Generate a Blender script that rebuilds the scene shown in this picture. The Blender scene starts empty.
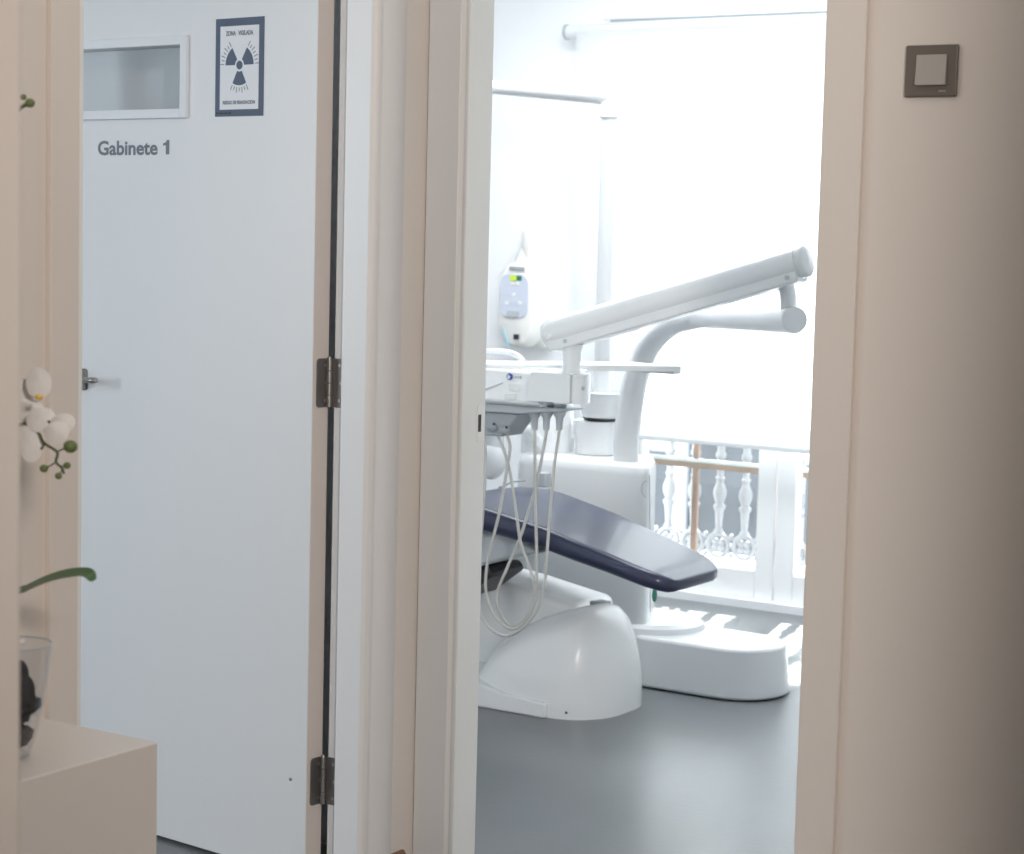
import bpy, bmesh, math, random
from mathutils import Vector, Matrix
random.seed(7)
PI = math.pi
scene = bpy.context.scene
COL = scene.collection

# ------------------------------------------------------------------ camera model
F = 2034.77
PITCH, ROLL, YAW = (math.radians(a) for a in (5.4792, 1.4217, 33.0644))
CAM = Vector((2.474, -3.461, 1.355))
cy, sy = math.cos(YAW), math.sin(YAW)
Wm = Matrix(((cy, 0, -sy), (sy, 0, cy), (0, -1, 0)))
cp, sp = math.cos(PITCH), math.sin(PITCH)
Pm = Matrix(((1, 0, 0), (0, cp, -sp), (0, sp, cp)))
cr, sr = math.cos(ROLL), math.sin(ROLL)
Qm = Matrix(((cr, -sr, 0), (sr, cr, 0), (0, 0, 1)))
M = Qm @ Pm @ Wm.transposed()          # world -> camera (x right, y down, z forward)
Mi = M.transposed()

def ray(x, y):
    return Mi @ Vector(((x - 512) / F, (y - 427) / F, 1))
def at(x, y, Y):
    d = ray(x, y); return CAM + d * ((Y - CAM.y) / d.y)
def atX(x, y, X):
    d = ray(x, y); return CAM + d * ((X - CAM.x) / d.x)
def atZ(x, y, Z):
    d = ray(x, y); return CAM + d * ((Z - CAM.z) / d.z)

# ------------------------------------------------------------------ materials
def mat(name, col, rough=.5, metal=0, bump=0, bscale=200, var=0, vscale=3, coat=0, spec=.5, detail=4):
    m = bpy.data.materials.new(name); m.use_nodes = True
    nt = m.node_tree; b = nt.nodes['Principled BSDF']
    b.inputs['Base Color'].default_value = (*col, 1)
    b.inputs['Roughness'].default_value = rough
    b.inputs['Metallic'].default_value = metal
    b.inputs['Coat Weight'].default_value = coat
    b.inputs['Specular IOR Level'].default_value = spec
    tc = nt.nodes.new('ShaderNodeTexCoord')
    n = nt.nodes.new('ShaderNodeTexNoise'); n.inputs['Scale'].default_value = vscale; n.inputs['Detail'].default_value = detail
    nt.links.new(tc.outputs['Object'], n.inputs['Vector'])
    mx = nt.nodes.new('ShaderNodeMix'); mx.data_type = 'RGBA'
    v = max(var, .015)
    mx.inputs[6].default_value = (*[c * (1 - v) for c in col], 1)
    mx.inputs[7].default_value = (*[min(1, c * (1 + v)) for c in col], 1)
    nt.links.new(n.outputs['Fac'], mx.inputs[0])
    nt.links.new(mx.outputs[2], b.inputs['Base Color'])
    if bump:
        n2 = nt.nodes.new('ShaderNodeTexNoise'); n2.inputs['Scale'].default_value = bscale
        nt.links.new(tc.outputs['Object'], n2.inputs['Vector'])
        bp = nt.nodes.new('ShaderNodeBump'); bp.inputs['Strength'].default_value = bump; bp.inputs['Distance'].default_value = .002
        nt.links.new(n2.outputs['Fac'], bp.inputs['Height']); nt.links.new(bp.outputs['Normal'], b.inputs['Normal'])
    return m

def glass(name, tint=(.95, .98, .98), refl=.08, rough=0.0):
    m = bpy.data.materials.new(name); m.use_nodes = True
    nt = m.node_tree; nt.nodes.clear()
    o = nt.nodes.new('ShaderNodeOutputMaterial'); t = nt.nodes.new('ShaderNodeBsdfTransparent')
    t.inputs[0].default_value = (*tint, 1)
    g = nt.nodes.new('ShaderNodeBsdfGlossy'); g.inputs['Roughness'].default_value = rough
    f = nt.nodes.new('ShaderNodeLayerWeight'); f.inputs['Blend'].default_value = .5
    pw_ = nt.nodes.new('ShaderNodeMath'); pw_.operation = 'POWER'; pw_.inputs[1].default_value = 4.0
    nt.links.new(f.outputs['Facing'], pw_.inputs[0])
    a = nt.nodes.new('ShaderNodeMath'); a.operation = 'MULTIPLY_ADD'; a.inputs[1].default_value = .7; a.inputs[2].default_value = refl + .03; a.use_clamp = True
    mx = nt.nodes.new('ShaderNodeMixShader')
    nt.links.new(pw_.outputs[0], a.inputs[0]); nt.links.new(a.outputs[0], mx.inputs[0])
    nt.links.new(t.outputs[0], mx.inputs[1]); nt.links.new(g.outputs[0], mx.inputs[2])
    nt.links.new(mx.outputs[0], o.inputs[0])
    return m

def fabric(name, col, trans):
    m = bpy.data.materials.new(name); m.use_nodes = True
    nt = m.node_tree; nt.nodes.clear()
    o = nt.nodes.new('ShaderNodeOutputMaterial'); d = nt.nodes.new('ShaderNodeBsdfDiffuse'); t = nt.nodes.new('ShaderNodeBsdfTranslucent')
    tc = nt.nodes.new('ShaderNodeTexCoord'); w = nt.nodes.new('ShaderNodeTexWave'); w.inputs['Scale'].default_value = 400
    mp = nt.nodes.new('ShaderNodeMix'); mp.data_type = 'RGBA'
    mp.inputs[6].default_value = (*[c * .97 for c in col], 1); mp.inputs[7].default_value = (*col, 1)
    nt.links.new(tc.outputs['Object'], w.inputs['Vector']); nt.links.new(w.outputs['Fac'], mp.inputs[0])
    nt.links.new(mp.outputs[2], d.inputs[0]); nt.links.new(mp.outputs[2], t.inputs[0])
    mx = nt.nodes.new('ShaderNodeMixShader'); mx.inputs[0].default_value = trans
    nt.links.new(d.outputs[0], mx.inputs[1]); nt.links.new(t.outputs[0], mx.inputs[2]); nt.links.new(mx.outputs[0], o.inputs[0])
    return m

MT = dict(
    wall=mat('warm_wall_paint', (.73, .66, .60), .75, bump=.15, bscale=350),
    trim=mat('cream_trim_paint', (.77, .73, .70), .42, bump=.05, bscale=120),
    casing=mat('casing_cool_light', (.68, .68, .685), .42),  # greyed so the left casing looks lit by cooler light
    bead=mat('bead_paint', (.74, .62, .52), .45),
    jamb=mat('white_jamb_paint', (.82, .81, .78), .4),
    door=mat('white_door_lacquer', (.80, .82, .84), .38, bump=.04, bscale=90),
    dooredge=mat('door_edge_paint', (.70, .63, .58), .5),
    clinic=mat('clinic_wall_paint', (.88, .895, .91), .7),
    ceil=mat('ceiling_paint', (.85, .85, .84), .8),
    floor=mat('grey_vinyl', (.165, .176, .184), .30, bump=.12, bscale=60, var=.10, vscale=5, detail=10),
    plastic=mat('white_gloss_plastic', (.755, .775, .785), .27, coat=.15),
    framew=mat('white_window_paint', (.92, .92, .92), .5),
    plastic2=mat('warm_white_plastic', (.84, .83, .80), .35),
    pgrey=mat('pale_grey_plastic', (.45, .48, .505), .3),
    dgrey=mat('mid_grey_plastic', (.33, .36, .38), .4),
    hose=mat('grey_hose_rubber', (.50, .50, .47), .45),
    navy=mat('navy_upholstery', (.022, .027, .066), .32, bump=.12, bscale=500, var=.08, coat=.15),
    black=mat('black_plastic', (.02, .02, .025), .4),
    metal=mat('brushed_steel', (.42, .40, .38), .38, metal=1, var=.08),
    dmetal=mat('dark_steel', (.25, .235, .225), .42, metal=.9),
    navyprint=mat('slate_blue_print', (.075, .105, .17), .5),
    whiteprint=mat('white_print', (.82, .84, .88), .5),
    greyletter=mat('grey_lettering', (.17, .20, .235), .5),
    switchf=mat('bronze_grey_plastic', (.155, .13, .11), .4),
    switchr=mat('silver_grey_plastic', (.42, .39, .36), .42),
    brass=mat('brown_wood', (.20, .11, .06), .5),
    timber=mat('brown_window_timber', (.40, .27, .21), .55, var=.15, vscale=20),
    cabinet=mat('cream_lacquer', (.74, .685, .63), .4),
    leaf=mat('orchid_leaf', (.055, .13, .045), .35, var=.25, vscale=20),
    stem=mat('orchid_stem', (.10, .12, .05), .5, var=.2, vscale=30),
    bud=mat('orchid_bud', (.13, .17, .055), .5, var=.25, vscale=40),
    petal=mat('orchid_petal', (.72, .69, .66), .6, var=.06, vscale=30),
    yolk=mat('orchid_centre', (.75, .50, .12), .5),
    bark=mat('dark_bark', (.035, .03, .028), .8, bump=.5, bscale=80, var=.4, vscale=30),
    iron=mat('white_cast_iron', (.27, .275, .29), .35),
    street=mat('street_paving', (.16, .165, .175), .85, var=.2, vscale=.8),
    facade=mat('facade_render', (.10, .105, .115), .8, var=.7, vscale=1.6),
    facader=mat('facade_red', (.30, .13, .14), .8, var=.3, vscale=2),
    facadew=mat('facade_pale', (.62, .64, .68), .8, var=.1, vscale=2),
    shutter=mat('facade_shutter', (.10, .11, .125), .6),
    lilac=mat('control_face', (.60, .64, .74), .3),
    lcd=mat('display_yellow', (.62, .80, .06), .4),
    lcdg=mat('display_green', (.03, .20, .13), .4),
    blue=mat('blue_plastic', (.25, .62, .80), .4),
    yellow=mat('yellow_band', (.75, .74, .40), .5),
    logoblue=mat('logo_blue', (.04, .08, .30), .5),
    glass=glass('clear_glass', refl=.02),
    doorglass=glass('door_glass', (.985, .995, 1), .20),
    vaseglass=glass('vase_glass', (.965, .975, .985), .03),
    blind=fabric('white_blind_fabric', (.93, .94, .95), .55),
)

# ------------------------------------------------------------------ helpers
def empty(name, loc=(0, 0, 0)):
    o = bpy.data.objects.new(name, None); COL.objects.link(o); o.location = loc; o.empty_display_size = .05
    return o
def tag(o, label=None, cat=None, group=None, kind=None):
    if label: o['label'] = label
    if cat: o['category'] = cat
    if group: o['group'] = group
    if kind: o['kind'] = kind
    return o
def obj(name, bm, m, parent=None, smooth=False, bevel=0, seg=2, subsurf=0, recalc=True, ang=40):
    """links a bmesh given in world coordinates as one mesh object, origin at its parent or its own centre"""
    if recalc: bmesh.ops.recalc_face_normals(bm, faces=bm.faces)
    me = bpy.data.meshes.new(name)
    if parent: org = parent.matrix_world.translation if parent.parent is None else wloc(parent)
    else:
        xs = [v.co for v in bm.verts]
        org = Vector(((min(v.x for v in xs) + max(v.x for v in xs)) / 2, (min(v.y for v in xs) + max(v.y for v in xs)) / 2, min(v.z for v in xs)))
    if parent: org = wloc(parent)
    bmesh.ops.translate(bm, verts=bm.verts, vec=-Vector(org))
    bm.to_mesh(me); bm.free()
    for mm in (m if isinstance(m, (list, tuple)) else [m]): me.materials.append(MT[mm] if isinstance(mm, str) else mm)
    o = bpy.data.objects.new(name, me); COL.objects.link(o)
    if parent: o.parent = parent
    else: o.location = org
    if bevel:
        b = o.modifiers.new('Bevel', 'BEVEL'); b.width = bevel; b.segments = seg; b.limit_method = 'ANGLE'; b.angle_limit = math.radians(35)
        smooth = True
    if subsurf:
        s = o.modifiers.new('Subsurf', 'SUBSURF'); s.levels = subsurf; s.render_levels = subsurf; smooth = True
    if smooth:
        for p in me.polygons: p.use_smooth = True
        try: me.set_sharp_from_angle(angle=math.radians(ang))
        except Exception: pass
    return o
def wloc(o):
    v = Vector(o.location)
    while o.parent: o = o.parent; v += Vector(o.location)
    return v
def bx(bm, x0, x1, y0, y1, z0, z1, mi=0):
    vs = [bm.verts.new((x, y, z)) for x in (x0, x1) for y in (y0, y1) for z in (z0, z1)]
    for f in ((0, 1, 3, 2), (4, 6, 7, 5), (0, 4, 5, 1), (2, 3, 7, 6), (0, 2, 6, 4), (1, 5, 7, 3)):
        bm.faces.new([vs[i] for i in f]).material_index = mi
    return vs
def box(*a):
    bm = bmesh.new(); bx(bm, *a); return bm
def boxes(*L):
    bm = bmesh.new()
    for a in L: bx(bm, *a)
    return bm
def frame_of(d):
    d = d.normalized(); u = Vector((0, 0, 1)) if abs(d.z) < .95 else Vector((1, 0, 0))
    s = d.cross(u).normalized(); return s, s.cross(d).normalized()
def loft(bm, rings, cap=True):
    R = [[bm.verts.new(p) for p in r] for r in rings]
    n = len(R[0])
    for a, b in zip(R, R[1:]):
        for i in range(n): bm.faces.new((a[i], a[(i + 1) % n], b[(i + 1) % n], b[i]))
    if cap: bm.faces.new(R[0][::-1]); bm.faces.new(R[-1])
    return bm
def catmull(pts, k=6):
    P = [Vector(p) for p in pts]; P = [2 * P[0] - P[1]] + P + [2 * P[-1] - P[-2]]; out = []
    for i in range(1, len(P) - 2):
        for j in range(k):
            t = j / k; a, b, c, d = P[i - 1:i + 3]
            out.append(.5 * ((2 * b) + (c - a) * t + (2 * a - 5 * b + 4 * c - d) * t * t + (3 * b - a - 3 * c + d) * t ** 3))
    out.append(P[-2]); return out
def tube(bm, pts, r, n=16, cap=True):
    pts = [Vector(p) for p in pts]; rs = r if isinstance(r, (list, tuple)) else [r] * len(pts)
    if len(rs) != len(pts): rs = [rs[0] + (rs[-1] - rs[0]) * i / (len(pts) - 1) for i in range(len(pts))]
    rings = []; s = None
    for i, p in enumerate(pts):
        d = (pts[min(i + 1, len(pts) - 1)] - pts[max(i - 1, 0)]).normalized()
        if s is None: s, u = frame_of(d)
        else:
            s = (s - d * s.dot(d)).normalized()
        u = s.cross(d)
        rings.append([p + rs[i] * (math.cos(2 * PI * k / n) * s + math.sin(2 * PI * k / n) * u) for k in range(n)])
    return loft(bm, rings, cap)
def T(pts, r, n=16):
    return tube(bmesh.new(), pts, r, n)
def lathe(bm, prof, c, n=24, axis=Vector((0, 0, 1))):
    c = Vector(c); s, u = frame_of(axis); ax = axis.normalized()
    return loft(bm, [[c + ax * z + max(r, .0004) * (math.cos(2 * PI * k / n) * s + math.sin(2 * PI * k / n) * u) for k in range(n)] for r, z in prof])
def L(prof, c, n=24, axis=Vector((0, 0, 1))): return lathe(bmesh.new(), prof, c, n, axis)
def ball(bm, c, r, s=(1, 1, 1), rot=None, sub=2):
    g = bmesh.ops.create_icosphere(bm, subdivisions=sub, radius=r)
    mt = Matrix.Diagonal((*s, 1))
    if rot: mt = rot.to_4x4() @ mt
    bmesh.ops.transform(bm, verts=g['verts'], matrix=Matrix.Translation(Vector(c)) @ mt)
    return bm
def prism(bm, poly, o, ex, ey, ez, depth, mi=0):
    """polygon (list of 2D) in the frame o,ex,ey extruded along ez"""
    a = [bm.verts.new(o + ex * p[0] + ey * p[1]) for p in poly]
    b = [bm.verts.new(o + ex * p[0] + ey * p[1] + ez * depth) for p in poly]
    n = len(a)
    for i in range(n): bm.faces.new((a[i], a[(i + 1) % n], b[(i + 1) % n], b[i])).material_index = mi
    bm.faces.new(a[::-1]).material_index = mi; bm.faces.new(b).material_index = mi
    return bm
def rrect(x0, x1, y0, y1, r, n=6):
    out = []
    for cx, cyy, a in ((x1 - r, y1 - r, 0), (x0 + r, y1 - r, 90), (x0 + r, y0 + r, 180), (x1 - r, y0 + r, 270)):
        for k in range(n + 1):
            t = math.radians(a + 90 * k / n); out.append((cx + r * math.cos(t), cyy + r * math.sin(t)))
    return out
EX, EY, EZ = Vector((1, 0, 0)), Vector((0, 1, 0)), Vector((0, 0, 1))
def struct(name, bm, m, label, parent=None, **k):
    o = obj(name, bm, m, parent, **k)
    if not parent: tag(o, label, None, None, 'structure')
    return o
def text(name, s, parent, m, o, ex, ey, ez, size, width=None, bold=0.0, depth=.0006, center=True):
    cu = bpy.data.curves.new(name, 'FONT'); cu.body = s; cu.size = 1; cu.offset = bold; cu.extrude = 0; cu.resolution_u = 4
    to = bpy.data.objects.new(name + '_t', cu); COL.objects.link(to)
    bpy.context.view_layer.update()
    me = bpy.data.meshes.new_from_object(to.evaluated_get(bpy.context.evaluated_depsgraph_get()))
    bpy.data.objects.remove(to)
    xs = [v.co.x for v in me.vertices]; x0, x1 = min(xs), max(xs)
    sx = (width / (x1 - x0)) if width else size
    org = wloc(parent)
    for v in me.vertices:
        x = (v.co.x - x0) * sx - ((x1 - x0) * sx / 2 if center else 0)
        v.co = o + ex * x + ey * (v.co.y * size) + ez * depth - org
    me.materials.append(MT[m])
    ob = bpy.data.objects.new(name, me); COL.objects.link(ob); ob.parent = parent
    return ob

# ================================================================== SETTING
HC = 2.62
WT = atX(484.8, 430, at(462, 425, -.012).x).y - .004      # thickness of the doorway wall
OX0, OX1 = at(462, 425, -.012).x, at(810.3, 425, -.012).x                   # doorway to the treatment room
OY0, OY1 = -1.012, -.193                  # doorway of door_1 in the left wall
DH = 2.08
struct('floor', boxes((-3.2, 4.6, -5.6, 3.25, -.1, 0)), 'floor', 'grey vinyl floor running through the doorway')
struct('ceiling', boxes((-3.2, 4.6, -5.6, 3.25, HC, HC + .1)), 'ceil', 'plain white ceiling')
struct('wall_front', boxes((-3.2, OX0 - .03, 0.0, WT, 0, HC), (OX1 + .03, 4.6, 0, WT, 0, HC), (OX0 - .03, OX1 + .03, 0, WT, DH + .03, HC)), ['wall'], 'warm painted corridor wall around the treatment room doorway')
struct('wall_left', boxes((-.089, -.001, OY1 + .02, -.0005, 0, HC), (-.1, 0, -5.6, OY0, 0, HC), (-.1, 0, OY0, OY1, DH, HC)), 'wall', 'warm painted wall around the open white door')
E0 = at(22, 425, -2.05)
struct('wall_near', boxes((.0005, E0.x, -2.15, -2.05, 0, HC)), 'wall', 'end of a warm painted wall at the left edge of the view', bevel=.004)
struct('wall_blocker', boxes((2.26, 4.6, -1.62, -1.5, 0, HC)), 'wall', 'unseen warm wall stub added to shade the right end of the corridor wall')  # added out of view to throw soft shade on the front wall's right end
struct('wall_back', boxes((-3.2, 4.6, -5.7, -5.6, 0, HC)), 'wall', 'warm painted wall behind the viewer')
struct('wall_right', boxes((4.6, 4.7, -5.6, 3.2, 0, HC)), 'wall', 'warm painted wall far to the right')
struct('wall_side', boxes((-3.3, -3.2, -5.6, 3.2, 0, HC)), 'clinic', 'pale wall at the far left of both rooms')
struct('wall_partition', boxes((1.7, 1.8, WT + .0005, 3.2, 0, HC)), 'clinic', 'pale side wall of the treatment room')
# treatment-room lining of the doorway wall, so that the room is pale inside
struct('wall_lining', boxes((-3.2, OX0 - .03, WT, WT + .004, 0, HC), (OX1 + .03, 1.7, WT, WT + .004, 0, HC), (OX0 - .03, OX1 + .03, WT, WT + .004, DH + .03, HC)), 'clinic', 'pale inner face of the doorway wall')
struct('wall_room', boxes((-3.2, -.089, -.004, -.0005, 0, HC), (-.104, -.1005, -5.6, OY0 - .08, 0, HC)), 'clinic', 'pale walls inside the room behind the open door')

# window wall Y=3.2
WY = 3.2
WX0, WX1 = at(597, 100, WY).x, .35
WZ0, WZ1 = .03, 2.16
struct('wall_far', boxes((-3.3, WX0, WY, WY + .13, 0, HC), (WX1, 4.7, WY, WY + .13, 0, HC), (WX0, WX1, WY, WY + .13, WZ1, HC), (WX0, WX1, WY, WY + .13, -.1, WZ0)), 'clinic', 'pale wall around the bright window')
dl = boxes((at(612, 22, WY).x, WX1 - .02, WY - .012, WY - .0005, at(725, 16.5, WY).z - .004, at(725, 16.5, WY).z + .004))
struct('trim_1', dl, 'dgrey', 'thin dark strip over the roller blind')

# windows: white frames, glass, brown glazing bars
gx0 = at(641, 500, WY + .04).x; gx1 = at(757, 500, WY + .04).x; hx0 = at(795.5, 500, WY + .04).x
gz0 = at(740, 569, WY + .04).z
def sash(name, x0, x1, a, b, lab):
    """frame from x0..x1, glass from a..b"""
    y0, y1 = WY + .04, WY + .09
    o = struct(name, boxes((x0, a, y0, y1, WZ0, WZ1), (b, x1, y0, y1, WZ0, WZ1), (a, b, y0, y1, WZ0, gz0), (a, b, y0, y1, WZ1 - .07, WZ1)), 'framew', lab, bevel=.004)
    obj('window_pane', box(a - .005, b + .005, y0 + .02, y0 + .026, gz0 - .005, WZ1 - .065), 'glass', o)
    zb = at(700, 465, WY + .11).z
    bars = boxes((a, b, y1 + .002, y1 + .022, zb - .011, zb + .011))
    c = at(695, 500, WY + .1).x if b < -.7 else (a + b) / 2
    bx(bars, c - .011, c + .011, y1 + .004, y1 + .020, gz0, WZ1 - .07)
    obj('glazing_bar', bars, 'timber', o)['label'] = 'brown timber cross bars behind the glass'
    # white strip painted in as the highlight along the bar's upper edge
    obj('bar_highlight', boxes((a, b, y1 + .002, y1 + .018, zb + .0115, zb + .024)), 'plastic', o)
    return o
mid = (gx1 + hx0) / 2
sash('window_1', WX0, mid - .003, gx0, gx1, 'white French window with brown cross bars under the blind')
sash('window_2', mid + .003, WX1, hx0, WX1 - .08, 'second white French window at the edge of the doorway')

# ------------------------------------------------------------------ roller blind
b0, b1 = at(566, 30, 3.13), at(826, 23, 3.13)
bl = empty('roller_blind', (b0.x, 3.13, b0.z))
tag(bl, 'white roller blind drawn most of the way down the bright window', 'blind')
RZ = at(700, 27, 3.13).z
obj('roller_tube', T([(b0.x + .012, 3.13, RZ), (.42, 3.13, RZ)], .026, 28), 'plastic', bl, smooth=True)
obj('end_cap', T([(b0.x, 3.13, RZ), (b0.x + .0115, 3.13, RZ)], .03, 28), 'pgrey', bl, smooth=True, bevel=.002)
fz = at(725, 441, 3.12).z
fx0 = at(577, 100, 3.12).x
obj('blind_fabric', box(fx0, .40, 3.1035, 3.105, fz, RZ), 'blind', bl)
obj('bottom_bar', box(fx0, .40, 3.098, 3.110, fz - .018, fz - .0005), 'plastic', bl, bevel=.003)

# ------------------------------------------------------------------ balcony railing
def baluster_profile():
    z = lambda py: at(745, py, 3.5).z
    P = [(.019, z(536)), (.019, z(533)), (.012, z(531)), (.013, z(528)), (.017, z(513)), (.023, z(511)), (.024, z(508)), (.014, z(506)), (.018, z(504)),
         (.026, z(498)), (.025, z(492)), (.015, z(486)), (.014, z(483)), (.019, z(480)), (.012, z(478)), (.015, z(470)), (.021, z(467)), (.021, z(464)), (.012, z(462)),
         (.020, z(459)), (.021, z(456)), (.014, z(453)), (.018, z(440)), (.020, z(425)), (.012, z(400)), (.018, z(380)), (.018, z(365))]
    z0 = P[-1][1]
    return P, z0
prof, ztop = baluster_profile()
rail = empty('balcony_railing', (-.8, 3.5, gz0 - .1))
tag(rail, 'white cast iron balcony railing with turned balusters outside the window', 'railing')
bxs = at(745.5, 500, 3.5).x; pitchb = .1105
rz = at(745.5, 548, 3.5).z
bot = at(745, 566, 3.5).z
def baluster_mesh():
    bm = bmesh.new(); lathe(bm, [(r, z) for r, z in prof], (0, 0, 0), 16)
    # ring with four lobes inside
    ringp = [Vector((.044 * math.cos(a), 0, rz + .044 * math.sin(a))) for a in [2 * PI * k / 28 for k in range(29)]]
    tube(bm, ringp, .0085, 8, False)
    for k in range(4):
        a = PI / 4 + k * PI / 2
        ball(bm, (.018 * math.cos(a), 0, rz + .018 * math.sin(a)), .015, (1, .6, 1))
    ball(bm, (.055, 0, rz + .036), .012, (1, .8, 1)); ball(bm, (.055, 0, rz - .036), .012, (1, .8, 1))
    ball(bm, (.055, 0, rz), .008, (1, .8, 1))
    bmesh.ops.translate(bm, verts=bm.verts, vec=(bxs, 3.5, 0))
    return bm
first = obj('baluster', baluster_mesh(), 'iron', rail, smooth=True, ang=60)
for k in range(-6, 7):
    if k == 0: continue
    c = first.copy(); COL.objects.link(c); c.parent = rail; c.location = (k * pitchb, 0, 0)
obj('top_rail', box(WX0 - .1, WX1 + .1, 3.465, 3.535, ztop, ztop + .04), 'iron', rail, bevel=.01)
obj('bottom_rail', box(WX0 - .1, WX1 + .1, 3.48, 3.52, bot - .03, bot), 'iron', rail, bevel=.004)
struct('trim_2', box(-2.4, 1.2, 3.52, 3.9, -.3, bot - .03), 'facadew', 'pale balcony slab edge outside the window')

# ------------------------------------------------------------------ opposite building and street
bd = empty('apartment_building', (-4, 13, -6))
tag(bd, 'grey shaded apartment building across the street, seen through the balusters', 'building')
obj('facade_wall', boxes((-26, 14, 13, 14, -6.5, 2.2)), 'facade', bd)
for i in range(14):
    x = -22 + i * 2.4
    for j, zz in enumerate((-5.2, -2.4)):
        f = obj('window', boxes((x, x + 1.3, 12.93, 13, zz, zz + 1.9)), 'facadew', bd)
        obj('pane', boxes((x + .12, x + 1.18, 12.90, 12.93, zz + .12, zz + 1.78)), 'shutter', f)
obj('red_panel', boxes((-9.6, -8.7, 12.85, 12.95, -6.4, 2.1)), 'facader', bd)['label'] = 'dull red panel'
struct('trim_3', box(-40, 30, 4.2, 40, -6.7, -6.5), 'street', 'street paving far below the balcony')

# ================================================================== DOOR FRAMES
def arch_y0():  # treatment room doorway, corridor side architraves
    g = at(453, 425, -.012).x
    for nm, xs, lab in (('trim_4', (0.0006, g, g + .010, OX0 - .0015), 'door casing, greyed to imitate cooler light, left of the treatment room doorway'), ):
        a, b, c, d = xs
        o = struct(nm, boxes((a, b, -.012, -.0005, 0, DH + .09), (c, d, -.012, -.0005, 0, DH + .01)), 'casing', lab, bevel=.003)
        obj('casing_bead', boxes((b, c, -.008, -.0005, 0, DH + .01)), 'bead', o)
    r = at(850, 425, -.012).x
    o = struct('trim_5', boxes((OX1, r, -.012, -.0005, 0, DH + .09)), 'wall', 'warm door casing right of the treatment room doorway', bevel=.002)
    struct('trim_6', boxes((g, OX1, -.012, -.0005, DH, DH + .09)), 'trim', 'casing over the treatment room doorway', bevel=.003)
arch_y0()
# jamb lining of the treatment room doorway
JT = .012
o = struct('trim_7', boxes((OX0 - .03, OX0, -.0110, WT + .004, 0, DH)), 'jamb', 'white door jamb with the lock strike plate', bevel=.0015)
sp_ = empty('strike_plate', (OX0, WT - .02, at(480, 423, WT - .02).z)); sp_.parent = o; sp_.location = Vector((OX0, WT - .014, 1.0)) - wloc(o)
zc = atX(480, 423, OX0).z
ya, yb = atX(477, 423, OX0).y, atX(483.2, 423, OX0).y
bm = bmesh.new(); prism(bm, rrect(ya, yb, zc - .040, zc + .040, .006, 3), Vector((OX0, 0, 0)), EY, EZ, EX, .0015)
obj('plate', bm, 'plastic2', sp_, bevel=.0004)
obj('latch_hole', box(OX0 + .0016, OX0 + .0024, ya + .002, yb - .011, zc - .018, zc + .018), 'black', sp_)
struct('trim_8', boxes((OX1, OX1 + .03, -.0115, WT + .004, 0, DH)), 'jamb', 'right jamb lining of the treatment room doorway')
struct('trim_9', boxes((OX0, OX1, -.0115, WT + .004, DH, DH + .03)), 'jamb', 'head lining of the treatment room doorway')

# door_1 frame
o = struct('trim_10', boxes((-.089, -.062, OY1 + .0005, OY1 + .02, 0, DH), (-.062, .0, OY1 - .012, OY1 + .02, 0, DH)), 'door', 'white rebated jamb on the hinge side of the open door', bevel=.0015)
prof2 = [(0, OY1 - .012), (.006, OY1 - .012), (.0125, OY1 - .008), (.014, OY1 - .001), (.0125, OY1 + .006), (.011, OY1 + .009), (.013, OY1 + .014), (.013, OY1 + .088), (.009, OY1 + .092), (0.0006, OY1 + .092), (.0006, OY1 + .021), (0, OY1 + .021)]
bm = bmesh.new(); prism(bm, prof2, Vector((0, 0, 0)), EX, EY, EZ, DH + .08)
struct('trim_11', bm, 'trim', 'moulded cream casing between the open door and the wall corner', smooth=True, ang=50)
ny = lambda x: atX(x, 425, .012).y
struct('trim_12', boxes((.0005, .012, ny(50.5), OY0, 0, DH + .08)), 'wall', 'plain casing on the near side of the open door', bevel=.001)
struct('trim_13', boxes((-.104, .0, OY0 + .0, OY0 + .02, 0, DH)), 'jamb', 'near jamb lining of the open door')
struct('trim_14', boxes((-.104, .012, OY0 + .02, OY1 - .012, DH, DH + .06)), 'jamb', 'head of the left door frame')
# small baseboard by the corner
bm = bmesh.new(); prism(bm, [(.0005, 0), (.012, 0), (.012, .036), (.006, .046), (.0005, .046)], Vector((0, OY1 + .095, 0)), EX, EZ, EY, .05)
struct('baseboard_left', bm, 'brass', 'short brown baseboard end beside the door casing')

# ================================================================== DOOR 1
ang = math.radians(5.19)
HG = Vector((-.1, -.193, 0))
DV = Vector((-math.cos(ang), math.sin(ang), 0)); DN = Vector((-math.sin(ang), -math.cos(ang), 0))
TH = .045
def dxy(x, y, off=TH):
    """pixel -> (t along door, z) on the door's face"""
    d = ray(x, y); base = HG + DN * off
    P = CAM + d * ((DN.dot(base) - DN.dot(CAM)) / DN.dot(d))
    return (P - HG).dot(DV), P.z
def dbox(bm, t0, t1, z0, z1, n0, n1, mi=0):
    prism(bm, [(t0, z0), (t1, z0), (t1, z1), (t0, z1)], HG + DN * n0, DV, EZ, DN, n1 - n0, mi)
    return bm
t_w1 = dxy(189, 80)[0]; zt = dxy(189, 35)[1]; zb = dxy(189, 118)[1]
t_w0 = .80; LW = .84; fr = .02
bm = bmesh.new()
d0 = .006
for a in ((d0, t_w1 + fr, .008, DH - .005), (t_w0 - fr, LW, .008, DH - .005), (t_w1 + fr, t_w0 - fr, .008, zb + fr), (t_w1 + fr, t_w0 - fr, zt - fr, DH - .005)):
    dbox(bm, *a, 0, TH)
bmesh.ops.remove_doubles(bm, verts=bm.verts, dist=.0001)
door = obj('door_1', bm, 'door')
tag(door, 'open white door with small window and grey Gabinete 1 lettering', None, None, 'structure')
bm = bmesh.new(); dbox(bm, .004, .0062, .008, DH - .005, .0005, TH)
obj('door_edge', bm, 'dooredge', door)['label'] = 'beige painted hinge edge'
bm = bmesh.new()
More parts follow.
